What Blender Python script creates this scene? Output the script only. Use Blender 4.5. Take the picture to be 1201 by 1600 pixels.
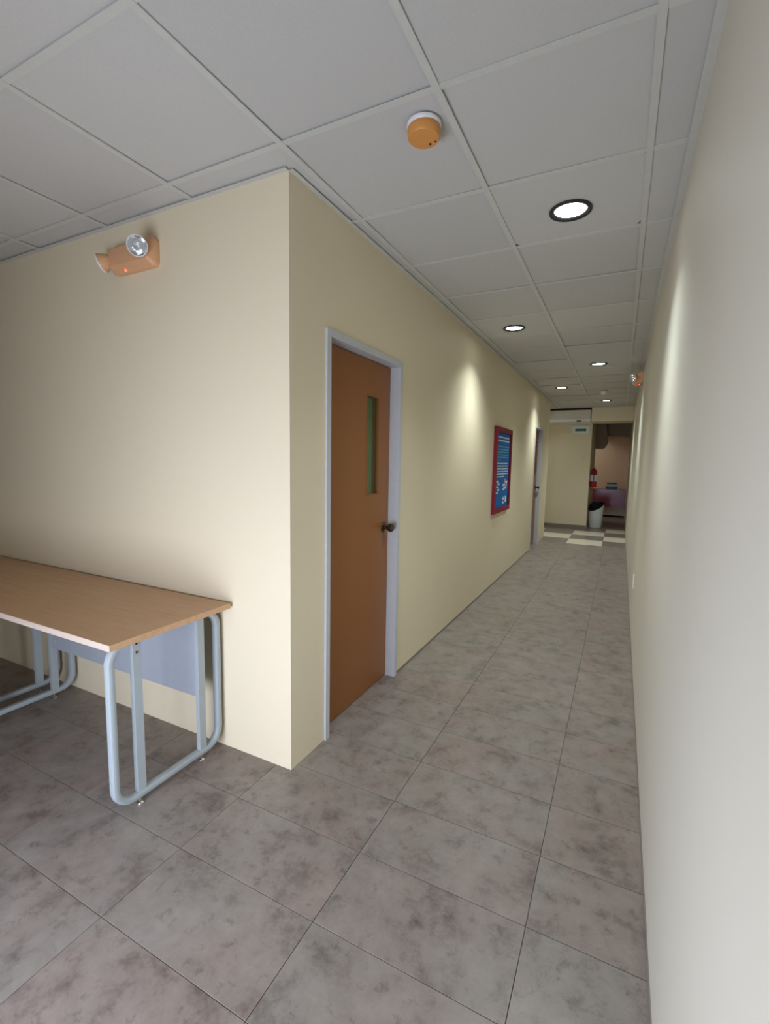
import bpy, bmesh, math, random
from mathutils import Matrix, Vector

random.seed(7)
for o in list(bpy.data.objects):
    bpy.data.objects.remove(o, do_unlink=True)
scene = bpy.context.scene
C = scene.collection

# ------------------------------------------------------------------ camera
cam_d = bpy.data.cameras.new('camera')
cam = bpy.data.objects.new('camera', cam_d)
C.objects.link(cam)
cam_d.sensor_fit = 'VERTICAL'
cam_d.sensor_height = 36.0
cam_d.lens = 729.148 / 1600 * 36.0
cam_d.clip_start = 0.01
rx, rl, rz = 1.4610, 0.0182, 0.4655
cam.matrix_world = (Matrix.Translation((1.27686, -1.62446, 1.43861)) @ Matrix.Rotation(rz, 4, 'Z')
                    @ Matrix.Rotation(rx, 4, 'X') @ Matrix.Rotation(rl, 4, 'Z'))
scene.camera = cam

# ------------------------------------------------------------------ world, daylight, exposure
world = bpy.data.worlds.new('world')
scene.world = world
world.use_nodes = True
bg = world.node_tree.nodes['Background']
bg.inputs[0].default_value = (0.75, 0.86, 1.0, 1)
bg.inputs[1].default_value = 1.0

YB = -1.95                                 # window wall behind the camera
WIN = (-0.45, 0.88, 0.04, 1.26)            # window opening x0 x1 z0 z1
day = bpy.data.lights.new('daylight', 'AREA')
day.shape = 'RECTANGLE'
day.size = WIN[1] - WIN[0]
day.size_y = WIN[3] - WIN[2]
day.energy = 68
day.color = (0.91, 0.955, 1.22)
dayo = bpy.data.objects.new('daylight', day)
C.objects.link(dayo)
dayo.location = ((WIN[0] + WIN[1]) / 2, YB - 0.17, (WIN[2] + WIN[3]) / 2)
dayo.rotation_euler = (math.radians(90), 0, 0)

vs = scene.view_settings
vs.view_transform = 'Standard'
vs.look = 'None'
vs.gamma = 1.0
vs.use_curve_mapping = False
vs.exposure = 0.06
SPOT = 34.0
BEAM = 48.0

# ------------------------------------------------------------------ dimensions (metres)
H = 2.60          # ceiling
W = 1.441         # corridor width
XL = -4.6         # left end of the room
YC = 7.9          # end of the left corridor wall
YE = 9.65         # end wall
YF = 13.0         # back of the lobby
XS = 0.66         # right end of the end wall
YCH = 7.39        # start of the chequered floor

# ------------------------------------------------------------------ materials
def new_mat(name):
    m = bpy.data.materials.new(name)
    m.use_nodes = True
    nt = m.node_tree
    return m, nt, nt.nodes['Principled BSDF']

def N(nt, t, **kw):
    n = nt.nodes.new(t)
    for k, v in kw.items():
        if k in n.inputs: n.inputs[k].default_value = v
        else: setattr(n, k, v)
    return n

def plain(name, col, rough=0.5, metal=0.0, var=0.06, scale=30, bump=0.0, spec=0.5):
    m, nt, b = new_mat(name)
    tc = N(nt, 'ShaderNodeTexCoord')
    no = N(nt, 'ShaderNodeTexNoise', Scale=scale, Detail=4.0)
    nt.links.new(tc.outputs['Object'], no.inputs['Vector'])
    mx = N(nt, 'ShaderNodeMix', data_type='RGBA')
    mx.inputs['A'].default_value = (*[c * (1 - var) for c in col], 1)
    mx.inputs['B'].default_value = (*[min(1, c * (1 + var)) for c in col], 1)
    nt.links.new(no.outputs['Fac'], mx.inputs['Factor'])
    nt.links.new(mx.outputs['Result'], b.inputs['Base Color'])
    b.inputs['Roughness'].default_value = rough
    b.inputs['Metallic'].default_value = metal
    b.inputs['Specular IOR Level'].default_value = spec
    if bump:
        bp = N(nt, 'ShaderNodeBump', Strength=bump, Distance=0.002)
        nt.links.new(no.outputs['Fac'], bp.inputs['Height'])
        nt.links.new(bp.outputs['Normal'], b.inputs['Normal'])
    return m

def wall_paint(name, col):
    m, nt, b = new_mat(name)
    g = N(nt, 'ShaderNodeNewGeometry')
    big = N(nt, 'ShaderNodeTexNoise', Scale=1.1, Detail=3.0)
    fine = N(nt, 'ShaderNodeTexNoise', Scale=160.0, Detail=3.0)
    nt.links.new(g.outputs['Position'], big.inputs['Vector'])
    nt.links.new(g.outputs['Position'], fine.inputs['Vector'])
    mx = N(nt, 'ShaderNodeMix', data_type='RGBA')
    mx.inputs['A'].default_value = (*[c * 0.97 for c in col], 1)
    mx.inputs['B'].default_value = (*[c * 1.03 for c in col], 1)
    nt.links.new(big.outputs['Fac'], mx.inputs['Factor'])
    nt.links.new(mx.outputs['Result'], b.inputs['Base Color'])
    bp = N(nt, 'ShaderNodeBump', Strength=0.12, Distance=0.001)
    nt.links.new(fine.outputs['Fac'], bp.inputs['Height'])
    nt.links.new(bp.outputs['Normal'], b.inputs['Normal'])
    b.inputs['Roughness'].default_value = 0.55
    b.inputs['Specular IOR Level'].default_value = 0.35
    return m

def emit(name, col, strength):
    m, nt, b = new_mat(name)
    b.inputs['Base Color'].default_value = (*col, 1)
    b.inputs['Emission Color'].default_value = (*col, 1)
    b.inputs['Emission Strength'].default_value = strength
    return m

def glass(name, tint, gloss):
    m, nt, b = new_mat(name)
    nt.nodes.remove(b)
    t = N(nt, 'ShaderNodeBsdfTransparent', Color=(*tint, 1))
    gl = N(nt, 'ShaderNodeBsdfGlossy', Roughness=0.03)
    mx = N(nt, 'ShaderNodeMixShader', Fac=gloss)
    nt.links.new(t.outputs[0], mx.inputs[1])
    nt.links.new(gl.outputs[0], mx.inputs[2])
    nt.links.new(mx.outputs[0], nt.nodes['Material Output'].inputs['Surface'])
    return m

def vinyl(name):
    """mottled grey brown stone-look vinyl; the pattern is shifted from tile to tile"""
    m, nt, b = new_mat(name)
    g = N(nt, 'ShaderNodeNewGeometry')
    oi = N(nt, 'ShaderNodeObjectInfo')
    mul = N(nt, 'ShaderNodeMath', operation='MULTIPLY'); mul.inputs[1].default_value = 37.0
    nt.links.new(oi.outputs['Random'], mul.inputs[0])
    cmb = N(nt, 'ShaderNodeCombineXYZ')
    nt.links.new(mul.outputs[0], cmb.inputs['Z'])
    add = N(nt, 'ShaderNodeVectorMath', operation='ADD')
    nt.links.new(g.outputs['Position'], add.inputs[0])
    nt.links.new(cmb.outputs[0], add.inputs[1])
    n1 = N(nt, 'ShaderNodeTexNoise', Scale=8.0, Detail=9.0, Roughness=0.72, Distortion=0.12)
    n2 = N(nt, 'ShaderNodeTexNoise', Scale=3.0, Detail=3.0, Roughness=0.5)
    n3 = N(nt, 'ShaderNodeTexNoise', Scale=17.0, Detail=8.0, Roughness=0.75, Distortion=0.15)
    for n in (n1, n2, n3): nt.links.new(add.outputs[0], n.inputs['Vector'])
    r1 = N(nt, 'ShaderNodeValToRGB')
    e = r1.color_ramp.elements
    e[0].position = 0.30; e[0].color = (0.128, 0.104, 0.090, 1)
    e[1].position = 0.66; e[1].color = (0.295, 0.258, 0.226, 1)
    k = e.new(0.47); k.color = (0.243, 0.208, 0.180, 1)
    nt.links.new(n1.outputs['Fac'], r1.inputs['Fac'])
    r2 = N(nt, 'ShaderNodeValToRGB')
    e = r2.color_ramp.elements
    e[0].position = 0.36; e[0].color = (1.0, 0.93, 0.915, 1)
    e[1].position = 0.60; e[1].color = (0.98, 1.0, 0.99, 1)
    nt.links.new(n2.outputs['Fac'], r2.inputs['Fac'])
    r3 = N(nt, 'ShaderNodeValToRGB')
    e = r3.color_ramp.elements
    e[0].position = 0.33; e[0].color = (0.56, 0.54, 0.53, 1)
    e[1].position = 0.45; e[1].color = (1, 1, 1, 1)
    nt.links.new(n3.outputs['Fac'], r3.inputs['Fac'])
    m1 = N(nt, 'ShaderNodeMix', data_type='RGBA', blend_type='MULTIPLY'); m1.inputs['Factor'].default_value = 1
    m2 = N(nt, 'ShaderNodeMix', data_type='RGBA', blend_type='MULTIPLY'); m2.inputs['Factor'].default_value = 0.8
    nt.links.new(r1.outputs[0], m1.inputs['A']); nt.links.new(r2.outputs[0], m1.inputs['B'])
    nt.links.new(m1.outputs['Result'], m2.inputs['A']); nt.links.new(r3.outputs[0], m2.inputs['B'])
    nt.links.new(m2.outputs['Result'], b.inputs['Base Color'])
    rr = N(nt, 'ShaderNodeMapRange'); rr.inputs['To Min'].default_value = 0.30; rr.inputs['To Max'].default_value = 0.42
    nt.links.new(n3.outputs['Fac'], rr.inputs['Value'])
    nt.links.new(rr.outputs[0], b.inputs['Roughness'])
    bp = N(nt, 'ShaderNodeBump', Strength=0.06, Distance=0.002)
    nt.links.new(n3.outputs['Fac'], bp.inputs['Height'])
    nt.links.new(bp.outputs['Normal'], b.inputs['Normal'])
    b.inputs['Specular IOR Level'].default_value = 0.45
    return m

def wood_laminate(name, col):
    m, nt, b = new_mat(name)
    g = N(nt, 'ShaderNodeNewGeometry')
    mp = N(nt, 'ShaderNodeMapping'); mp.inputs['Scale'].default_value = (2.2, 34, 34)
    nt.links.new(g.outputs['Position'], mp.inputs['Vector'])
    n1 = N(nt, 'ShaderNodeTexNoise', Scale=1.4, Detail=6.0, Roughness=0.6, Distortion=0.6)
    nt.links.new(mp.outputs[0], n1.inputs['Vector'])
    r = N(nt, 'ShaderNodeValToRGB')
    e = r.color_ramp.elements
    e[0].position = 0.34; e[0].color = (*[c * 0.86 for c in col], 1)
    e[1].position = 0.6; e[1].color = (*col, 1)
    nt.links.new(n1.outputs['Fac'], r.inputs['Fac'])
    nt.links.new(r.outputs[0], b.inputs['Base Color'])
    b.inputs['Roughness'].default_value = 0.42
    return m

def tile_board(name):
    m, nt, b = new_mat(name)
    g = N(nt, 'ShaderNodeNewGeometry')
    oi = N(nt, 'ShaderNodeObjectInfo')
    n1 = N(nt, 'ShaderNodeTexNoise', Scale=240.0, Detail=3.0)
    nt.links.new(g.outputs['Position'], n1.inputs['Vector'])
    mr = N(nt, 'ShaderNodeMapRange'); mr.inputs['To Min'].default_value = 0.96; mr.inputs['To Max'].default_value = 1.03
    nt.links.new(oi.outputs['Random'], mr.inputs['Value'])
    r = N(nt, 'ShaderNodeValToRGB')
    e = r.color_ramp.elements
    e[0].position = 0.3; e[0].color = (0.525, 0.51, 0.475, 1)
    e[1].position = 0.6; e[1].color = (0.56, 0.545, 0.505, 1)
    nt.links.new(n1.outputs['Fac'], r.inputs['Fac'])
    mx = N(nt, 'ShaderNodeVectorMath', operation='SCALE')
    nt.links.new(r.outputs[0], mx.inputs[0]); nt.links.new(mr.outputs[0], mx.inputs['Scale'])
    nt.links.new(mx.outputs[0], b.inputs['Base Color'])
    bp = N(nt, 'ShaderNodeBump', Strength=0.1, Distance=0.001)
    nt.links.new(n1.outputs['Fac'], bp.inputs['Height'])
    nt.links.new(bp.outputs['Normal'], b.inputs['Normal'])
    b.inputs['Roughness'].default_value = 0.85
    return m

CREAM = (0.79, 0.69, 0.495)
M = dict(
    wall=wall_paint('cream_wall_paint', CREAM),
    wall_pale=wall_paint('pale_wall_paint', (0.70, 0.66, 0.545)),
    wall_tan=wall_paint('tan_wall_paint', (0.60, 0.47, 0.33)),
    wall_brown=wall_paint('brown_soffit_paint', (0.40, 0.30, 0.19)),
    wall_green=wall_paint('green_wall_paint', (0.42, 0.56, 0.30)),
    vinyl=vinyl('mottled_vinyl'),
    grout=plain('joint', (0.115, 0.10, 0.09), 0.8),
    pale_tile=plain('pale_tile', (0.68, 0.62, 0.47), 0.3, var=0.05, scale=8),
    dark_tile=plain('dark_tile', (0.20, 0.165, 0.145), 0.3, var=0.12, scale=8),
    board=tile_board('ceiling_board'),
    tee=plain('tee_paint', (0.575, 0.57, 0.515), 0.5),
    plenum=plain('plenum', (0.06, 0.06, 0.06), 0.9),
    frame_grey=plain('door_frame_paint', (0.56, 0.58, 0.60), 0.4),
    door=plain('door_brown', (0.28, 0.105, 0.027), 0.42, var=0.05, scale=3),
    knob=plain('dark_bronze', (0.10, 0.075, 0.055), 0.22, 0.9),
    vision=glass('vision_glass', (0.80, 0.92, 0.80), 0.10),
    clear=glass('clear_glass', (0.96, 0.98, 0.97), 0.08),
    wood=wood_laminate('beech_laminate', (0.63, 0.385, 0.215)),
    edge=plain('cream_edge', (0.60, 0.49, 0.40), 0.45),
    steel=plain('grey_blue_steel', (0.37, 0.415, 0.425), 0.38, spec=0.5),
    panel=plain('grey_blue_panel', (0.37, 0.40, 0.44), 0.45, var=0.04),
    chrome=plain('chrome', (0.72, 0.72, 0.72), 0.15, 1.0),
    black=plain('black_plastic', (0.010, 0.010, 0.011), 0.6, spec=0.25),
    dark=plain('dark_metal', (0.045, 0.04, 0.045), 0.3, 0.6),
    orange=plain('orange_plastic', (0.66, 0.285, 0.07), 0.45),
    peach=plain('peach_plastic', (0.70, 0.39, 0.20), 0.42),
    white=plain('white_plastic', (0.78, 0.78, 0.76), 0.4),
    reflector=plain('reflector', (0.85, 0.85, 0.86), 0.12, 1.0),
    led=emit('red_led', (1.0, 0.06, 0.04), 6.0),
    lamp=emit('lamp_white', (0.95, 1.0, 0.98), 14.0),
    maroon=plain('maroon_frame', (0.24, 0.014, 0.035), 0.45, var=0.1, spec=0.2),
    counter=plain('maroon_laminate', (0.21, 0.03, 0.07), 0.2, var=0.08, scale=4),
    counter_base=plain('grey_laminate', (0.46, 0.44, 0.36), 0.4),
    blue=plain('poster_blue', (0.010, 0.15, 0.46), 0.6, var=0.3, scale=3, spec=0.15),
    ink_white=plain('poster_white', (0.75, 0.80, 0.82), 0.6, spec=0.15),
    ink_teal=plain('poster_teal', (0.16, 0.42, 0.45), 0.6, spec=0.15),
    ink_pink=plain('poster_pink', (0.60, 0.32, 0.42), 0.6, spec=0.15),
    ink_navy=plain('poster_navy', (0.02, 0.03, 0.10), 0.6, spec=0.15),
    green=plain('sign_green', (0.01, 0.09, 0.06), 0.5),
    sign=plain('sign_white', (0.74, 0.80, 0.76), 0.4),
    red=plain('extinguisher_red', (0.42, 0.01, 0.02), 0.25),
    bin=plain('bin_white', (0.84, 0.88, 0.90), 0.35),
    box_blue=plain('box_blue', (0.03, 0.06, 0.13), 0.4),
    box_teal=plain('box_light', (0.36, 0.46, 0.48), 0.4),
    skirting=plain('skirting', (0.22, 0.19, 0.15), 0.5),
    box_white=plain('housing_white', (0.68, 0.64, 0.54), 0.4),
    switch=plain('switch_cream', (0.74, 0.67, 0.52), 0.5),
    alu=plain('bright_aluminium', (0.85, 0.87, 0.88), 0.3),
    window_frame=plain('window_frame', (0.55, 0.56, 0.57), 0.4),
)

# ------------------------------------------------------------------ mesh helpers
def finish(name, bm, mat, parent=None, smooth=False, loc=(0, 0, 0), bevel=0.0, seg=2):
    if bevel:
        bmesh.ops.bevel(bm, geom=[e for e in bm.edges if e.is_manifold and e.calc_face_angle(0) > 0.5],
                        offset=bevel, segments=seg, affect='EDGES', clamp_overlap=True)
    bmesh.ops.recalc_face_normals(bm, faces=bm.faces)
    me = bpy.data.meshes.new(name)
    bm.to_mesh(me); bm.free()
    me.materials.append(mat)
    if smooth:
        me.polygons.foreach_set('use_smooth', [True] * len(me.polygons))
        me.set_sharp_from_angle(angle=math.radians(38))
    o = bpy.data.objects.new(name, me)
    C.objects.link(o)
    o.parent = parent
    o.location = loc
    return o

def tag(o, label, cat, group=None, kind=None):
    o['label'] = label; o['category'] = cat
    if group: o['group'] = group
    if kind: o['kind'] = kind
    return o

def empty(name, loc, label, cat, group=None, kind=None, rz=0.0):
    o = bpy.data.objects.new(name, None)
    o.empty_display_size = 0.1
    C.objects.link(o)
    o.location = loc; o.rotation_euler = (0, 0, rz)
    return tag(o, label, cat, group, kind)

def copy_tree(o, parent=None):
    c = o.copy(); C.objects.link(c)
    if parent: c.parent = parent
    for ch in list(o.children): copy_tree(ch, c)
    return c

def add_box(bm, x0, x1, y0, y1, z0, z1):
    v = [bm.verts.new(p) for p in ((x0, y0, z0), (x1, y0, z0), (x1, y1, z0), (x0, y1, z0),
                                   (x0, y0, z1), (x1, y0, z1), (x1, y1, z1), (x0, y1, z1))]
    for f in ((0, 3, 2, 1), (4, 5, 6, 7), (0, 1, 5, 4), (1, 2, 6, 5), (2, 3, 7, 6), (3, 0, 4, 7)):
        bm.faces.new([v[i] for i in f])

def box(name, x0, x1, y0, y1, z0, z1, mat, parent=None, bevel=0.0, seg=2, smooth=False):
    bm = bmesh.new(); add_box(bm, x0, x1, y0, y1, z0, z1)
    return finish(name, bm, mat, parent, bevel=bevel, seg=seg, smooth=smooth)

def slab(u0, u1, v0, v1, d0, d1, holes, axis):
    """a flat slab with rectangular holes; axis 'x': u=y v=z d=x; 'y': u=x v=z d=y; 'z': u=x v=y d=z"""
    us = sorted({u0, u1, *[h[0] for h in holes], *[h[1] for h in holes]})
    us = [u for u in us if u0 <= u <= u1]
    vv = sorted({v0, v1, *[h[2] for h in holes], *[h[3] for h in holes]})
    vv = [v for v in vv if v0 <= v <= v1]
    bm = bmesh.new(); vd = {}
    def P(u, v, d):
        k = (round(u, 5), round(v, 5), round(d, 5))
        if k not in vd:
            vd[k] = bm.verts.new({'x': (d, u, v), 'y': (u, d, v), 'z': (u, v, d)}[axis])
        return vd[k]
    def keep(i, j):
        if i < 0 or j < 0 or i >= len(us) - 1 or j >= len(vv) - 1: return False
        cu, cv = (us[i] + us[i + 1]) / 2, (vv[j] + vv[j + 1]) / 2
        return not any(h[0] < cu < h[1] and h[2] < cv < h[3] for h in holes)
    for i in range(len(us) - 1):
        for j in range(len(vv) - 1):
            if not keep(i, j): continue
            a, b, c, d = us[i], us[i + 1], vv[j], vv[j + 1]
            for dd in (d0, d1):
                bm.faces.new([P(a, c, dd), P(b, c, dd), P(b, d, dd), P(a, d, dd)])
            for (di, dj, p, q) in ((-1, 0, (a, c), (a, d)), (1, 0, (b, c), (b, d)), (0, -1, (a, c), (b, c)), (0, 1, (a, d), (b, d))):
                if not keep(i + di, j + dj):
                    bm.faces.new([P(*p, d0), P(*q, d0), P(*q, d1), P(*p, d1)])
    return bm

def basis(axis):
    z = Vector(axis).normalized()
    x = z.orthogonal().normalized()
    return Matrix((x, z.cross(x), z)).transposed()

def add_lathe(bm, prof, origin=(0, 0, 0), axis=(0, 0, 1), n=32):
    """prof: (radius, height) list; radius 0 closes with a point"""
    B = basis(axis); o = Vector(origin); rings = []
    for r, h in prof:
        if r <= 1e-6:
            rings.append([bm.verts.new(o + B @ Vector((0, 0, h)))])
        else:
            rings.append([bm.verts.new(o + B @ Vector((r * math.cos(2 * math.pi * k / n), r * math.sin(2 * math.pi * k / n), h))) for k in range(n)])
    for a, b in zip(rings, rings[1:]):
        for k in range(n):
            k2 = (k + 1) % n
            if len(a) == 1 and len(b) == 1: continue
            if len(a) == 1: bm.faces.new([a[0], b[k], b[k2]])
            elif len(b) == 1: bm.faces.new([a[k], a[k2], b[0]])
            else: bm.faces.new([a[k], a[k2], b[k2], b[k]])

def lathe(name, prof, mat, parent=None, origin=(0, 0, 0), axis=(0, 0, 1), n=32):
    bm = bmesh.new(); add_lathe(bm, prof, origin, axis, n)
    return finish(name, bm, mat, parent, smooth=True)

def tube(name, pts, r, mat, parent=None, n=8, closed=False, flat=None):
    """sweep a round (or rounded rectangular: flat=(w_side, w_normal, side_axis)) section along pts"""
    bm = bmesh.new(); rings = []; L = len(pts); pts = [Vector(p) for p in pts]
    for i, p in enumerate(pts):
        a = pts[(i - 1) % L] if closed or i else p
        b = pts[(i + 1) % L] if closed or i < L - 1 else p
        t = (b - a).normalized()
        if flat:
            s = Vector(flat[2]); nrm = t.cross(s).normalized()
            ring = []
            for k in range(n):
                an = 2 * math.pi * (k + 0.5) / n
                c, sn = math.cos(an), math.sin(an)
                e = 0.45
                ring.append(p + s * (flat[0] / 2 * math.copysign(abs(c) ** e, c)) + nrm * (flat[1] / 2 * math.copysign(abs(sn) ** e, sn)))
        else:
            B = basis(t)
            ring = [p + B @ Vector((r * math.cos(2 * math.pi * k / n), r * math.sin(2 * math.pi * k / n), 0)) for k in range(n)]
        rings.append([bm.verts.new(v) for v in ring])
    rng = range(L) if closed else range(L - 1)
    for i in rng:
        a, b = rings[i], rings[(i + 1) % L]
        for k in range(n):
            bm.faces.new([a[k], a[(k + 1) % n], b[(k + 1) % n], b[k]])
    if not closed:
        bm.faces.new(rings[0][::-1]); bm.faces.new(rings[-1])
    return finish(name, bm, mat, parent, smooth=True)

def lathe_s(name, prof, mat, parent, origin, axis, n, k=0.83):
    return lathe(name, [(r * k, h * k) for r, h in prof], mat, parent, origin, axis, n)

def structure(o, label, cat):
    return tag(o, label, cat, kind='structure')

# ------------------------------------------------------------------ walls
D1 = (0.268, 1.117, 2.052)        # first door: outer frame y0 y1 z1
D2 = (6.27, 7.06, 2.045)          # second door
wl = finish('wall_corridor', slab(0.0, YC, 0.0, H + 0.1, -0.12, 0.0,
            [(D1[0] + .004, D1[1] - .004, -1, D1[2] - .004), (D2[0] + .004, D2[1] - .004, -1, D2[2] - .004)], 'x'), M['wall'])
structure(wl, 'cream wall along the left of the corridor, with the doors and the poster', 'wall')
structure(box('wall_front', XL, -0.12, 0.0, 0.12, 0.0, H + 0.1, M['wall']), 'cream wall behind the wooden table', 'wall')
structure(box('wall_right', W, W + 0.12, YB - 0.12, YF, 0.0, H + 0.1, M['wall_pale']), 'long plain cream wall along the right side of the corridor', 'wall')
structure(box('wall_left', XL - 0.12, XL, YB - 0.12, 0.12, 0.0, H + 0.1, M['wall']), 'cream wall closing the room on the left', 'wall')
structure(finish('wall_back', slab(XL, W, 0.0, H + 0.1, YB - 0.12, YB, [WIN], 'y'), M['wall']), 'cream window wall behind the viewer', 'wall')
structure(box('wall_end', -2.2, XS, YE, YE + 0.12, 0.0, H + 0.1, M['wall']), 'cream wall at the end of the corridor under the arrow sign', 'wall')
structure(box('wall_return', XS - 0.12, XS, YE + 0.12, 11.6, 0.0, H + 0.1, M['wall']), 'narrow cream wall face carrying the fire extinguisher', 'wall')
structure(box('wall_lobby', -1.0, W, YF, YF + 0.12, 0.0, H + 0.1, M['wall_tan']), 'tan wall at the far side of the lobby above the maroon counter', 'wall')
structure(box('wall_lobby_left', -1.12, -1.0, 11.6, YF + 0.12, 0.0, H + 0.1, M['wall_tan']), 'tan side wall of the lobby out of sight on the left', 'wall')
structure(box('wall_lobby_inner', -1.12, XS - 0.12, 11.48, 11.6, 0.0, H + 0.1, M['wall_tan']), 'wall between the side passage and the lobby', 'wall')
structure(box('wall_passage_left', -2.32, -2.2, YC - 0.12, YE + 0.12, 0.0, H + 0.1, M['wall']), 'cream wall closing the side passage', 'wall')
structure(box('wall_passage_front', -2.2, -0.12, YC - 0.12, YC, 0.0, H + 0.1, M['wall']), 'cream wall along the near side of the passage', 'wall')
structure(box('wall_inner', -2.6, -2.48, 0.12, YC - 0.12, 0.0, H + 0.1, M['wall_green']), 'green wall of the room seen through the door glass', 'wall')
structure(box('trim_1', -2.2, XS - 0.002, YE - 0.012, YE, 0.0, 0.075, M['skirting'], bevel=0.003), 'dark skirting along the foot of the end wall', 'trim')
structure(box('trim_2', 0.0, 0.005, D1[1] + 0.001, D2[0] - 0.001, 0.0, 0.014, M['skirting']), 'thin dark strip along the foot of the left corridor wall', 'trim')
structure(box('trim_3', W - 0.004, W, YB, YF, 0.0, 0.010, M['skirting']), 'thin dark strip along the foot of the right wall', 'trim')
# header beam over the lobby opening, far soffits
structure(box('wall_header', XS, W, 9.05, YE + 0.1, 2.325, H + 0.1, M['wall']), 'cream header beam over the opening to the lobby', 'wall')
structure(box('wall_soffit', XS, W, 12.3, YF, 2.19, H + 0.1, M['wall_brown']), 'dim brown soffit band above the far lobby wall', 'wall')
bm = bmesh.new()
pf = [(0.50, H), (0.50, 1.84), (0.80, 1.85), (0.86, 1.88), (0.905, 1.95), (0.925, 2.05), (0.905, 2.18), (0.87, 2.5), (0.868, H)]
fr = [bm.verts.new((x, 11.6, z)) for x, z in pf]; bk = [bm.verts.new((x, 12.3, z)) for x, z in pf]
bm.faces.new(fr); bm.faces.new(bk[::-1])
for i in range(len(pf)):
    j = (i + 1) % len(pf); bm.faces.new([fr[i], bk[i], bk[j], fr[j]])
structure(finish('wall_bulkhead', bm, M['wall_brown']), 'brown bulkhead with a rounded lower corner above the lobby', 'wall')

# ------------------------------------------------------------------ window behind the viewer
wn = empty('window_1', ((WIN[0] + WIN[1]) / 2, YB - 0.06, WIN[2]), 'wide low window with a grey frame behind the viewer', 'window', kind='structure')
def local(o, parent):
    o.parent = parent
    o.location = -Vector(parent.location)
    return o
n_p = 2
step = (WIN[1] - WIN[0]) / n_p
holes = [(WIN[0] + i * step + 0.025, WIN[0] + (i + 1) * step - 0.025, WIN[2] + 0.04, WIN[3] - 0.04) for i in range(n_p)]
local(finish('window_frame', slab(*WIN, YB - 0.09, YB - 0.04, holes, 'y'), M['window_frame']), wn)
for h in holes:
    local(box('pane', h[0], h[1], YB - 0.068, YB - 0.062, h[2], h[3], M['clear']), wn)

# ------------------------------------------------------------------ floor: one object per vinyl tile
TX, TY, FX0, FY0 = 0.5953, 0.2953, -0.0864, -0.8383
bm = bmesh.new()
add_box(bm, XL - 0.12, W + 0.12, YB - 0.12, 0.12, -0.06, -0.004)
add_box(bm, -2.6, W + 0.12, 0.12, YF + 0.12, -0.06, -0.004)
floor = finish('floor', bm, M['grout'])
structure(floor, 'grey mottled vinyl tile floor of the corridor and room', 'floor')
tile_mesh = {}
def make_tile(name, w, d, t, mat, bev, key):
    if key in tile_mesh: return tile_mesh[key]
    b = bmesh.new(); add_box(b, -w / 2, w / 2, -d / 2, d / 2, -t, 0)
    top = [e for e in b.edges if all(v.co.z > -1e-6 for v in e.verts)]
    bmesh.ops.bevel(b, geom=top, offset=bev, segments=1, affect='EDGES')
    bmesh.ops.recalc_face_normals(b, faces=b.faces)
    me = bpy.data.meshes.new(name); b.to_mesh(me); b.free(); me.materials.append(mat)
    tile_mesh[key] = me
    return me
def lay(name, x0, x1, y0, y1, xe, ye, gap, t, bev, matf, parent, z=0.0, xmin=-9.0):
    """tiles on the lattice xe, ye clipped to a rectangle"""
    for i in range(len(xe) - 1):
        for j in range(len(ye) - 1):
            lo = x0 if ye[j] < 0 else max(x0, xmin)
            a, b = max(lo, xe[i]), min(x1, xe[i + 1]); c, d = max(y0, ye[j]), min(y1, ye[j + 1])
            if b - a < 0.012 or d - c < 0.012: continue
            mt = matf(i, j)
            w, dd = round(b - a - gap, 4), round(d - c - gap, 4)
            o = bpy.data.objects.new(name, make_tile(name, w, dd, t, mt, bev, (name, w, dd, mt.name)))
            C.objects.link(o); o.parent = parent
            o.location = ((a + b) / 2, (c + d) / 2, z)
fx = [FX0 + TX * i for i in range(-8, 4)]
fy = [FY0 + TY * j for j in range(-9, 30)]
j0 = [y for y in fy if y < 0][-1]
lay('floor_tile', XL, W, YB, YCH, fx, fy, 0.0022, 0.004, 0.0004, lambda i, j: M['vinyl'], floor, xmin=-0.0864)
cxs = [0.46 + 0.6 * i for i in range(-5, 3)]
cys = [YCH + 0.615 * j for j in range(0, 11)]
lay('chequer_tile', -2.2, W, YCH, YF, [x for x in cxs], cys, 0.003, 0.004, 0.0008,
    lambda i, j: M['pale_tile'] if (i + j) % 2 == 1 and (j < 3 or j == 3 and i > 5) else M['dark_tile'], floor)

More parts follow.
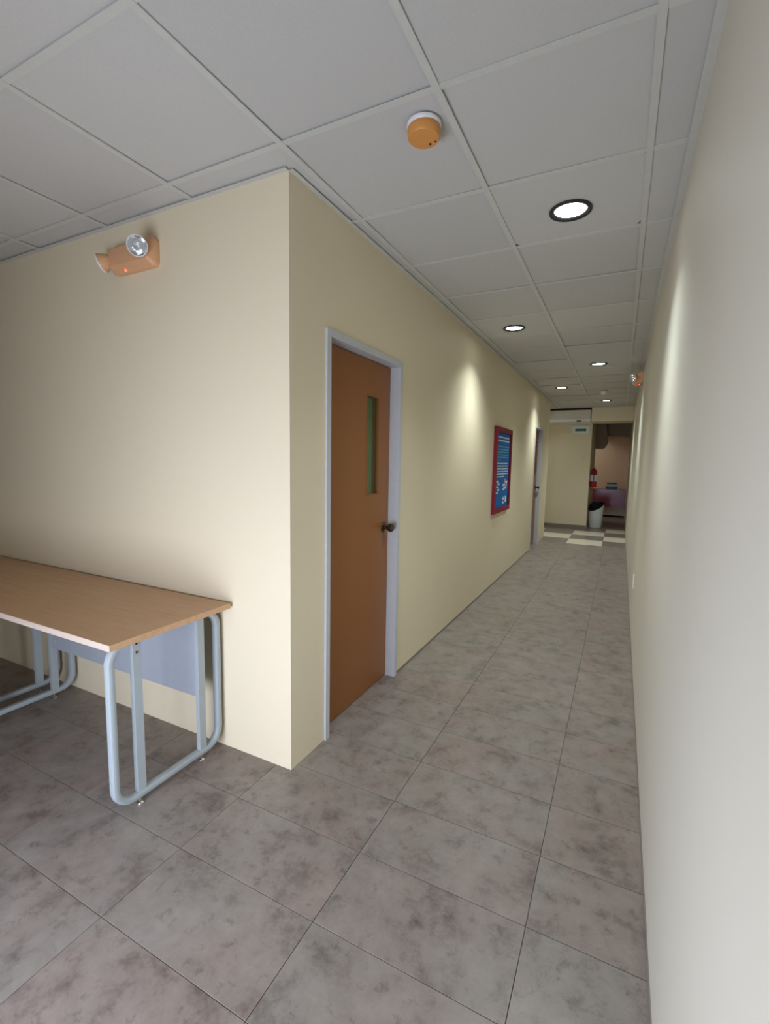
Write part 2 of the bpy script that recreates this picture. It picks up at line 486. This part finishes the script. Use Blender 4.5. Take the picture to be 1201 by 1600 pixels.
# ------------------------------------------------------------------ ceiling: boards and tees
CX, CY, CX0, CY0 = 0.6124, 0.605, 0.0705, -0.1326
ceiling = bmesh.new()
add_box(ceiling, XL - 0.12, W + 0.12, YB - 0.12, 0.12, H + 0.04, H + 0.1)
add_box(ceiling, -2.6, W + 0.12, 0.12, YF + 0.12, H + 0.04, H + 0.1)
ceiling = finish('ceiling', ceiling, M['plenum'])
structure(ceiling, 'suspended grid ceiling of pale grey boards on white tees', 'ceiling')
gx = [CX0 + CX * i for i in range(-8, 4)]
gy = [CY0 + CY * j for j in range(-6, 17)]
YCE = 9.05
lamps = [(0.991, 0.800), (0.369, 2.625), (0.964, 4.485), (0.378, 6.155), (0.956, 7.961)]
def board(x0, x1, y0, y1):
    for i in range(len(gx) - 1):
        for j in range(len(gy) - 1):
            lo = x0 if gy[j] < 0 else 0.0
            a, b = max(lo, gx[i]), min(x1, gx[i + 1]); c, d = max(y0, gy[j]), min(y1, gy[j + 1])
            if b - a < 0.02 or d - c < 0.02: continue
            w, dd = round(b - a - 0.006, 4), round(d - c - 0.006, 4)
            cut = [l for l in lamps if a < l[0] < b and c < l[1] < d]
            if cut:                                        # board with a round hole for the downlight
                bmh = bmesh.new()
                cx_, cy_ = cut[0][0] - (a + b) / 2, cut[0][1] - (c + d) / 2
                rim = []; out = []
                n = 40
                for k in range(n):
                    t = 2 * math.pi * k / n
                    dx, dy = math.cos(t), math.sin(t)
                    rim.append((cx_ + 0.08 * dx, cy_ + 0.08 * dy))
                    sx = ((w / 2 - cx_) / dx if dx > 1e-9 else (-w / 2 - cx_) / dx if dx < -1e-9 else 1e9)
                    sy = ((dd / 2 - cy_) / dy if dy > 1e-9 else (-dd / 2 - cy_) / dy if dy < -1e-9 else 1e9)
                    s = min(sx, sy); out.append((cx_ + s * dx, cy_ + s * dy))
                lo = [[bmh.verts.new((*p, 0)) for p in q] for q in (rim, out)]
                hi = [[bmh.verts.new((*p, 0.012)) for p in q] for q in (rim, out)]
                for k in range(n):
                    k2 = (k + 1) % n
                    for (p, q) in ((lo[0], lo[1]), (hi[0], hi[1]), (lo[0], hi[0]), (lo[1], hi[1])):
                        bmh.faces.new([p[k], p[k2], q[k2], q[k]])
                o = finish('ceiling_board', bmh, M['board'], ceiling)
                o.location = ((a + b) / 2, (c + d) / 2, H + 0.004)
                continue
            key = ('board', w, dd)
            if key not in tile_mesh:
                bb = bmesh.new(); add_box(bb, -w / 2, w / 2, -dd / 2, dd / 2, 0, 0.012)
                bmesh.ops.recalc_face_normals(bb, faces=bb.faces)
                me = bpy.data.meshes.new('ceiling_board'); bb.to_mesh(me); bb.free(); me.materials.append(M['board'])
                tile_mesh[key] = me
            o = bpy.data.objects.new('ceiling_board', tile_mesh[key]); C.objects.link(o); o.parent = ceiling
            tl = 0.006 if min(w, dd) > 0.3 else 0.0
            rxx, ryy = random.uniform(-tl, tl), random.uniform(-tl, tl)
            o.rotation_euler = (rxx, ryy, 0)
            o.location = ((a + b) / 2, (c + d) / 2, H + 0.0045 + (abs(rxx) * dd + abs(ryy) * w) / 2)
board(XL, W, YB, YCE)
FL = 0.012
def tee_x(y, x0, x1):     # cross tee running along x
    box('ceiling_tee', x0, x1, y - FL, y + FL, H + 0.0005, H + 0.0035, M['tee'], ceiling)
def tee_y(x, y0, y1):     # main tee running along y
    box('ceiling_tee', x - FL, x + FL, y0, y1, H - 0.001, H + 0.003, M['tee'], ceiling)
for y in gy:
    if YB < y < 0: tee_x(y, XL, W)
    elif 0 < y < YCE: tee_x(y, 0.0, W)
for x in gx:
    if XL < x < 0.0: tee_y(x, YB, 0.0)
    elif 0 < x < W: tee_y(x, YB, YCE)
# wall angles where the boards meet the walls
for n_, (a, b, c, d) in enumerate(((0.0, 0.022, 0.0, YC), (W - 0.026, W, YB, YCE), (XL, 0.0, -0.022, 0.0), (XL, XL + .022, YB, 0), (XL, W, YB, YB + .022))):
    box('wall_angle', a, b, c, d, H - 0.004, H - 0.0015, M['tee'], ceiling)
# plain ceiling of side passage and lobby
box('passage_ceiling', -2.2, 0.0, YC, YE, H, H + 0.03, M['board'], ceiling)
box('lobby_ceiling', -1.0, W, YE, 12.3, H, H + 0.03, M['board'], ceiling)
box('room_ceiling', -2.48, -0.12, 0.12, YC - 0.12, H, H + 0.03, M['board'], ceiling)

# ------------------------------------------------------------------ doors
def make_door(name, D, label, glazed=True):
    y0, y1, z1 = D
    yc = (y0 + y1) / 2
    t = empty(name, (0, yc, 0), label, 'door', kind='structure')
    fw = 0.034
    a, b, top = y0 - yc, y1 - yc, z1
    finish('door_frame', slab(a, b, 0.0, top, -0.118, 0.012, [(a + fw, b - fw, -1, top - fw)], 'x'), M['frame_grey'], t, bevel=0.002)
    st = finish('door_stop', slab(a + fw, b - fw, 0.0, top - fw, -0.116, -0.101, [(a + fw + .012, b - fw - .012, -1, top - fw - .012)], 'x'), M['frame_grey'], t)
    la, lb, lt = a + fw + 0.004, b - fw - 0.005, top - fw - 0.005
    wy0, wy1 = 0.785 - 0.6925, 0.925 - 0.6925
    hole = [(wy0, wy1, 1.238, 1.81)] if glazed else []
    leaf = finish('door_leaf', slab(la, lb, 0.006, lt, -0.100, -0.056, hole, 'x'), M['door'], t)
    if glazed:
        h = hole[0]
        box('vision_pane', -0.072, -0.067, h[0] + .002, h[1] - .002, h[2] + .002, h[3] - .002, M['vision'], leaf)
        finish('vision_frame', slab(h[0] - 0.006, h[1] + 0.006, h[2] - 0.006, h[3] + 0.006, -0.056, -0.0535, hole, 'x'), M['door'], leaf)
    ky, kz = lb - 0.062, 1.015
    k = lathe('door_knob', [(0, 0), (0.031, 0), (0.033, 0.004), (0.030, 0.009), (0.016, 0.013), (0.0125, 0.017), (0.012, 0.032), (0.019, 0.036),
                            (0.0255, 0.043), (0.027, 0.053), (0.0255, 0.063), (0.020, 0.068), (0.010, 0.0665), (0, 0.0665)],
              M['knob'], leaf, (-0.056, ky, kz), (1, 0, 0), 28)
    return t
make_door('door_1', D1, 'brown door with a narrow glass slot and dark round knob, nearest the corner')
make_door('door_2', D2, 'brown door in a grey frame beyond the blue poster')

# ------------------------------------------------------------------ tables
def make_table(x1, w, label, panel):
    y0, y1, zt = -0.612, -0.02, 0.75
    cx = x1 - w / 2; cy = (y0 + y1) / 2
    t = empty('office_table', (cx, cy, 0), label, 'table', 'grey-blue steel tables along the cream wall')
    hw = w / 2; a, b = y0 - cy, y1 - cy
    top = box('table_top', -hw, hw, a + 0.002, b, zt - 0.025, zt, M['wood'], t, bevel=0.002)
    box('edge_band', -hw + 0.001, hw - 0.001, a, a + 0.002, zt - 0.0245, zt - 0.0005, M['edge'], top)
    for s in (-1, 1):
        fxp = s * (hw - 0.08)
        f0, f1, zb, zr, r = -0.566 - cy, -0.036 - cy, 0.046, zt - 0.04, 0.075
        pts = []
        for (c0, c1, st) in ((f1 - r, zr - r, 0), (f0 + r, zr - r, 90), (f0 + r, zb + r, 180), (f1 - r, zb + r, 270)):
            for k in range(9):
                an = math.radians(st + k * 90 / 8)
                pts.append((fxp, c0 + r * math.cos(an), c1 + r * math.sin(an)))
        lf = tube('leg_frame', pts, 0, M['steel'], t, n=12, closed=True, flat=(0.034, 0.028, (1, 0, 0)))
        for yy in (-0.457 - cy, -0.138 - cy):
            p = box('post', fxp - 0.011, fxp + 0.011, yy - 0.0185, yy + 0.0185, zb + 0.012, zt - 0.026, M['steel'], t, bevel=0.003)
            for zz in ((zt - 0.058, zt - 0.094) if yy < -0.3 - cy else ()):
                lathe('bolt', [(0, 0.0115), (0.0045, 0.0115), (0.0045, 0.0135), (0, 0.014)], M['black'], p, (fxp, yy - 0.002, zz), (1, 0, 0), 10)
            lathe('glide', [(0, 0.0), (0.013, 0.0), (0.014, 0.004), (0.011, 0.009), (0.0065, 0.012), (0.0065, 0.034), (0, 0.034)], M['chrome'], t, (fxp, yy - 0.006, 0), (0, 0, 1), 16)
    if panel:
        pn = box('modesty_panel', -(hw - 0.094), hw - 0.094, -0.146 - cy, -0.128 - cy, 0.315, zt - 0.03, M['panel'], t, bevel=0.002)
        for xx in (-(hw - 0.125), hw - 0.125):
            for zz in (0.36, 0.67):
                lathe('screw_cap', [(0, 0.0), (0.007, 0.0), (0.006, 0.002), (0, 0.0025)], M['steel'], pn, (xx, -0.146 - cy, zz), (0, -1, 0), 12)
    return t
make_table(-0.342, 1.375, 'long beech-topped table on grey-blue steel loops with a blue-grey modesty panel', True)
make_table(-1.719, 1.375, 'table without a modesty panel at the left edge, butted against the long table', False)

# ------------------------------------------------------------------ emergency lights
def make_emergency(loc, rz_, label):
    t = empty('emergency_light', loc, label, 'emergency light', 'twin-head emergency lights', rz=rz_)
    # body: a tapered housing, back on the wall at y = 0, facing -y
    bm = bmesh.new()
    def rr(hw, hh, r, y, x=0.0, z=0.0):
        out = []
        for (sx, sz, st) in ((1, 1, 0), (-1, 1, 90), (-1, -1, 180), (1, -1, 270)):
            for k in range(6):
                an = math.radians(st + k * 18)
                out.append(bm.verts.new((x + sx * (hw - r) + r * math.cos(an), y, z + sz * (hh - r) + r * math.sin(an))))
        return out
    rings = [rr(0.158, 0.066, 0.026, 0), rr(0.160, 0.068, 0.026, -0.024), rr(0.157, 0.0655, 0.024, -0.030), rr(0.143, 0.044, 0.016, -0.062), rr(0.139, 0.040, 0.015, -0.0645)]
    for a, b in zip(rings, rings[1:]):
        for k in range(24): bm.faces.new([a[k], a[(k + 1) % 24], b[(k + 1) % 24], b[k]])
    bm.faces.new(rings[0]); bm.faces.new(rings[-1][::-1])
    finish('housing', bm, M['peach'], t, smooth=True)
    for (pos, ax) in (((-0.138, -0.045, 0.002), (-0.84, -0.42, -0.34)), ((0.112, -0.068, 0.010), (0.55, -0.72, -0.30))):
        p = Vector(pos); d = Vector(ax).normalized()
        hd = lathe_s('lamp_head', [(0, -0.004), (0.016, -0.004), (0.020, 0.004), (0.034, 0.014), (0.044, 0.030), (0.050, 0.050), (0.054, 0.056), (0.054, 0.066), (0.0505, 0.066)],
                   M['peach'], t, p, d, 32)
        lathe_s('reflector', [(0.0505, 0.0655), (0.042, 0.045), (0.028, 0.03), (0.010, 0.022), (0, 0.022)], M['reflector'], hd, p, d, 32)
        lathe_s('bulb', [(0, 0.02), (0.008, 0.022), (0.010, 0.034), (0.007, 0.044), (0, 0.047)], M['white'], hd, p, d, 16)
        lathe_s('lens', [(0.051, 0.0665), (0.04, 0.0705), (0.02, 0.0735), (0, 0.0745)], M['clear'], hd, p, d, 32)
        lathe_s('rim', [(0.050, 0.064), (0.0555, 0.062), (0.0565, 0.068), (0.0535, 0.0715), (0.050, 0.068)], M['white'], hd, p, d, 32)
    lathe('indicator', [(0, 0), (0.0055, 0), (0.0045, 0.003), (0, 0.004)], M['led'], t, (-0.046, -0.0375, -0.0612), (0, -0.6, -0.8), 12)
    return t
make_emergency((-0.935, 0, 2.415), 0, 'peach twin-head emergency light on the wall above the table')
make_emergency((W, 4.75, 2.45), math.radians(-90), 'small distant emergency light high on the right wall')

# ------------------------------------------------------------------ smoke detectors
def make_smoke(loc, label, mat, r):
    t = empty('smoke_detector', loc, label, 'smoke detector', 'ceiling smoke detectors')
    s = r / 0.062
    lathe('base', [(0, 0), (0.062 * s, 0), (0.063 * s, -0.006), (0.060 * s, -0.012), (0.056 * s, -0.014), (0.058 * s, -0.017), (0, -0.017)], M['white'], t, (0, 0, 0), (0, 0, 1), 40)
    cap = lathe('cover', [(0, -0.0165), (0.060 * s, -0.0165), (0.061 * s, -0.022), (0.058 * s, -0.044), (0.055 * s, -0.048), (0, -0.050)], mat, t, (0, 0, 0), (0, 0, 1), 40)
    if mat is M['orange']:
        for (dx, dy, rr_) in ((0.012, 0.030, 0.0045), (0.033, 0.026, 0.003)):
            lathe('indicator_hole', [(0, 0), (rr_, 0), (rr_, -0.0018), (0, -0.0018)], M['black'], cap, (dx, dy, -0.0489), (0, 0, 1), 12)
    return t
make_smoke((0.590, -0.005, H - 0.0005), 'orange smoke detector on a white base on the ceiling', M['orange'], 0.059)
make_smoke((0.96, 6.72, H - 0.0005), 'small white smoke detector on the far corridor ceiling', M['white'], 0.055)

# ------------------------------------------------------------------ downlights
def make_downlight():
    t = empty('downlight', (0, 0, H), '', 'ceiling light', 'recessed round downlights')
    lathe('trim_ring', [(0.069, 0.003), (0.073, -0.004), (0.082, -0.008), (0.092, -0.006), (0.094, 0.0), (0.092, 0.003)], M['dark'], t, (0, 0, 0), (0, 0, 1), 48)
    lathe('can', [(0.0775, -0.003), (0.0772, 0.03), (0.0765, 0.035), (0, 0.035)], M['reflector'], t, (0, 0, 0), (0, 0, 1), 48)
    lathe('lamp_lens', [(0.0765, 0.006), (0.068, 0.004), (0.05, 0.0025), (0, 0.002)], M['lamp'], t, (0, 0, 0), (0, 0, 1), 48)
    ld = bpy.data.lights.new('downlight_beam', 'SPOT')
    ld.energy = SPOT; ld.spot_size = math.radians(118); ld.spot_blend = 0.85; ld.shadow_soft_size = 0.03
    ld.color = (0.87, 1.0, 1.02)
    lo = bpy.data.objects.new('downlight_beam', ld); C.objects.link(lo); lo.parent = t
    lo.location = (0, 0, -0.035)
    lc = bpy.data.lights.new('downlight_core', 'SPOT')          # the hot core of the same lamp
    lc.energy = BEAM; lc.spot_size = math.radians(84); lc.spot_blend = 1.0; lc.shadow_soft_size = 0.03
    lc.color = (0.93, 1.0, 1.02)
    lo = bpy.data.objects.new('downlight_core', lc); C.objects.link(lo); lo.parent = t
    lo.location = (0, 0, -0.035)
    return t
labels = ['largest round downlight, nearest the viewer, beyond the orange smoke detector',
          'round downlight over the left wall, second nearest the viewer',
          'round downlight left of the small distant emergency light',
          'fourth downlight from the viewer, near the left wall at the second door',
          'smallest and farthest round downlight, just before the header beam']
d0 = make_downlight()
for i, (x, y) in enumerate(lamps):
    o = d0 if i == 0 else copy_tree(d0)
    o.location = (x, y, H); o['label'] = labels[i]

# unseen fill lamps added to brighten the lobby, side passage and inner room
def make_fill_lamp(loc, w, d, power, label, col=(1.0, 0.97, 0.92)):
    t = empty('fill_lamp', loc, label, 'ceiling light')
    finish('lamp_frame', slab(-w / 2 - .02, w / 2 + .02, -d / 2 - .02, d / 2 + .02, -0.02, 0, [(-w / 2, w / 2, -d / 2, d / 2)], 'z'), M['tee'], t)
    box('diffuser', -w / 2, w / 2, -d / 2, d / 2, -0.014, -0.004, emit('fill_glow', (0.95, 0.98, 1.0), 3.0), t)
    ld = bpy.data.lights.new('fill_light', 'AREA'); ld.shape = 'RECTANGLE'; ld.size = w; ld.size_y = d; ld.energy = power
    ld.color = col
    lo = bpy.data.objects.new('fill_light', ld); C.objects.link(lo); lo.parent = t; lo.location = (0, 0, -0.022)
    return t
make_fill_lamp((-0.2, 12.0, H), 0.9, 0.3, 10.0, 'added fill lamp in the lobby hidden behind the end wall')
make_fill_lamp((-1.0, 8.8, H), 0.3, 0.9, 9.0, 'added fill lamp in the side passage out of sight', (0.86, 0.97, 1.0))
make_fill_lamp((-1.2, 4.0, H), 0.3, 1.2, 9.0, 'added fill lamp in the room behind the door glass')

# ------------------------------------------------------------------ poster
py0, py1, pz0, pz1 = 3.585, 4.405, 0.855, 1.842
pc, pzc = (py0 + py1) / 2, pz0
t = empty('framed_poster', (0, pc, pz0), 'blue notice poster in a maroon frame on the left corridor wall', 'poster')
hw, hh = (py1 - py0) / 2, pz1 - pz0
fw = 0.058
finish('poster_frame', slab(-hw, hw, 0, hh, 0.001, 0.034, [(-hw + fw, hw - fw, fw, hh - fw)], 'x'), M['maroon'], t, bevel=0.004)
sheet = box('poster_sheet', 0.004, 0.012, -hw + fw, hw - fw, fw, hh - fw, M['blue'], t)
pw, ph = 2 * (hw - fw), hh - 2 * fw
def marks(name, rects, mat):
    bm = bmesh.new()
    for (a, b, c, d) in rects:      # fractions from the left and from the top
        add_box(bm, 0.012, 0.0132, -hw + fw + a * pw, -hw + fw + b * pw, hh - fw - d * ph, hh - fw - c * ph)
    o = finish(name, bm, mat, sheet); return o
def words(a, b, top, h, n):
    out = []; x = a
    while x < b - 0.02:
        w = random.uniform(0.03, 0.12); out.append((x, min(b, x + w), top, top + h)); x += w + 0.018
    return out
tw = words(0.14, 0.93, 0.05, 0.018, 0) + words(0.04, 0.96, 0.095, 0.018, 0)
marks('heading_text', tw, M['ink_white'])
r = []
for i in range(5): r += words(0.12, 0.94, 0.175 + i * 0.036, 0.014, 0)
r += words(0.12, 0.35, 0.355, 0.014, 0)
marks('body_text', r, M['ink_teal'])
r = []
for i in range(5): r += words(0.10, 0.94, 0.40 + i * 0.036, 0.014, 0)
r += words(0.10, 0.65, 0.58, 0.014, 0)
marks('body_text', r, M['ink_white'])
marks('picture', [(0.12 + 0.1 * (i % 2), 0.25 + 0.1 * (i % 2), 0.635 + i * 0.038, 0.66 + i * 0.038) for i in range(5)], M['ink_white'])
marks('picture', [(0.60, 0.76, 0.69, 0.72), (0.66, 0.86, 0.735, 0.765), (0.8, 0.94, 0.65, 0.68), (0.60, 0.72, 0.75, 0.78)], M['ink_white'])
marks('picture', [(0.70, 0.80, 0.62, 0.685), (0.78, 0.93, 0.69, 0.73)], M['ink_pink'])
marks('picture', [(0.62, 0.72, 0.875, 0.915), (0.80, 0.90, 0.865, 0.95), (0.62, 0.72, 0.935, 0.965)], M['ink_white'])['kind'] = 'stuff'
marks('picture', [(0.73, 0.79, 0.88, 0.95)], M['ink_navy'])

# ------------------------------------------------------------------ end of the corridor
t = empty('arrow_sign', (0.43, YE, 2.095), 'white sign with a dark green arrow on the end wall', 'sign')
box('sign_board', -0.175, 0.175, -0.03, -0.001, 0.0, 0.18, M['sign'], t, bevel=0.004)
bm = bmesh.new()
ar = [(-0.115, 0.065), (0.075, 0.065), (0.075, 0.045), (0.125, 0.09), (0.075, 0.135), (0.075, 0.115), (-0.115, 0.115)]
fr = [bm.verts.new((x, -0.032, z)) for x, z in ar]; bk = [bm.verts.new((x, -0.029, z)) for x, z in ar]
bm.faces.new(fr); bm.faces.new(bk[::-1])
for i in range(len(ar)):
    j = (i + 1) % len(ar); bm.faces.new([fr[i], bk[i], bk[j], fr[j]])
finish('arrow', bm, M['green'], t)

t = empty('shutter_housing', (-0.6, 9.35, 2.325), 'cream box with a black strip and bright lower lip above the end wall', 'housing')
box('housing_box', -1.3, XS + 0.6 - 0.015, -0.29, 0.295, 0.045, 0.235, M['box_white'], t, bevel=0.004)
box('top_strip', -1.3, XS + 0.6 - 0.02, -0.285, 0.295, 0.236, 0.272, M['black'], t)
lip = box('lower_lip', -1.3, XS + 0.6 - 0.015, -0.295, 0.28, 0.0, 0.044, M['alu'], t, bevel=0.006)
box('latch', 0.98, 1.07, -0.302, -0.28, -0.004, 0.028, M['dark'], lip, bevel=0.004)

t = empty('light_switch', (0.50, YE, 1.50), 'cream light switch plate low-contrast on the end wall', 'switch')
box('plate', -0.04, 0.04, -0.008, -0.0005, 0, 0.125, M['switch'], t, bevel=0.002)
box('rocker', -0.018, 0.018, -0.012, -0.008, 0.035, 0.09, M['switch'], t, bevel=0.002)

t = empty('wall_outlet', (W, 2.93, 0.37), 'white power outlet low on the right wall', 'outlet')
box('plate', -0.008, -0.0003, -0.036, 0.036, 0, 0.115, M['white'], t, bevel=0.002)
for zz in (0.03, 0.085):
    lathe('socket', [(0, 0), (0.016, 0), (0.015, 0.002), (0, 0.002)], M['window_frame'], t, (-0.008, 0, zz), (-1, 0, 0), 20)

# fire extinguisher on the return wall
t = empty('fire_extinguisher', (XS + 0.078, 9.86, 0.93), 'red fire extinguisher hung on the narrow wall above the waste bin', 'fire extinguisher')
lathe('cylinder', [(0, 0), (0.062, 0), (0.068, 0.008), (0.068, 0.34), (0.062, 0.37), (0.045, 0.395), (0.022, 0.408), (0.02, 0.425), (0, 0.425)], M['red'], t, n=28)
lathe('label_band', [(0.0685, 0.13), (0.0692, 0.131), (0.0692, 0.27), (0.0685, 0.271)], M['ink_white'], t, n=28)
v = lathe('valve', [(0, 0.42), (0.02, 0.42), (0.02, 0.455), (0.012, 0.465), (0, 0.465)], M['chrome'], t, n=16)
bm = bmesh.new(); add_box(bm, -0.012, 0.012, -0.10, 0.02, 0.462, 0.472); add_box(bm, -0.012, 0.012, -0.09, 0.02, 0.438, 0.446)
finish('lever', bm, M['black'], t)
tube('hose', [(0.015, 0, 0.44), (0.02, -0.05, 0.43), (0.015, -0.078, 0.37), (0.01, -0.08, 0.25), (0.008, -0.079, 0.12)], 0.009, M['black'], t)
box('bracket', -0.0775, -0.06, -0.03, 0.03, 0.2, 0.34, M['dark'], t)

# waste bin with a slanted rim
t = empty('waste_bin', (0.83, 10.08, 0.0), 'white waste bin with a slanted rim and black liner at the corridor end', 'waste bin')
def rimz(a): return min(0.59, 0.535 + 0.125 * math.cos(a - math.radians(50)))
def ring(bm, r, zf, n=40):
    return [bm.verts.new((r * math.cos(2 * math.pi * k / n), r * math.sin(2 * math.pi * k / n), zf(2 * math.pi * k / n))) for k in range(n)]
bm = bmesh.new(); n = 40
rs = [ring(bm, 0.125, lambda a: 0.0), ring(bm, 0.133, lambda a: 0.02), ring(bm, 0.150, lambda a: rimz(a) * 0.6), ring(bm, 0.168, rimz), ring(bm, 0.162, rimz), ring(bm, 0.128, lambda a: 0.02)]
for a, b in zip(rs, rs[1:]):
    for k in range(n): bm.faces.new([a[k], a[(k + 1) % n], b[(k + 1) % n], b[k]])
bm.faces.new(rs[0][::-1]); bm.faces.new(rs[-1])
finish('bin_body', bm, M['bin'], t, smooth=True)
bm = bmesh.new()
rs = [ring(bm, 0.171, lambda a: rimz(a) - 0.03), ring(bm, 0.172, lambda a: rimz(a) + 0.002), ring(bm, 0.166, lambda a: rimz(a) + 0.008), ring(bm, 0.158, lambda a: rimz(a) - 0.01), ring(bm, 0.145, lambda a: rimz(a) * 0.6), ring(bm, 0.11, lambda a: 0.12)]
for a, b in zip(rs, rs[1:]):
    for k in range(n): bm.faces.new([a[k], a[(k + 1) % n], b[(k + 1) % n], b[k]])
bm.faces.new(rs[-1])
finish('bin_liner', bm, M['black'], t, smooth=True)

# lobby counter and the boxes on it
t = empty('counter', (1.0, 12.75, 0.0), 'maroon fronted counter at the far end of the lobby', 'counter')
box('counter_base', -0.62, W - 1.0 - 0.005, -0.10, 0.22, 0.05, 0.285, M['counter_base'], t, bevel=0.004)
box('kick_board', -0.62, W - 1.0 - 0.005, -0.07, 0.22, 0.0, 0.05, M['black'], t)
box('front_panel', -0.62, W - 1.0 - 0.005, -0.15, 0.22, 0.285, 0.735, M['counter'], t, bevel=0.006)
box('counter_top', -0.63, W - 1.0 - 0.004, -0.165, 0.23, 0.735, 0.76, M['counter'], t, bevel=0.004)
def carton(x0, x1, y0, y1, z0, z1, label, m1, m2):
    e = empty('storage_box', ((x0 + x1) / 2, (y0 + y1) / 2, z0), label, 'box', 'boxes stacked on the counter')
    hx, hy, hz = (x1 - x0) / 2, (y1 - y0) / 2, z1 - z0
    box('box_body', -hx + .006, hx - .006, -hy + .006, hy - .006, 0, hz * 0.62, m2, e, bevel=0.003)
    box('box_lid', -hx, hx, -hy, hy, hz * 0.62, hz, m1, e, bevel=0.003)
carton(0.925, 1.225, 12.64, 12.86, 0.76, 0.845, 'lower blue and white box on the maroon counter', M['box_blue'], M['box_blue'])
carton(0.955, 1.20, 12.66, 12.85, 0.845, 0.945, 'upper dark-lidded box on top of the other on the counter', M['box_blue'], M['box_teal'])
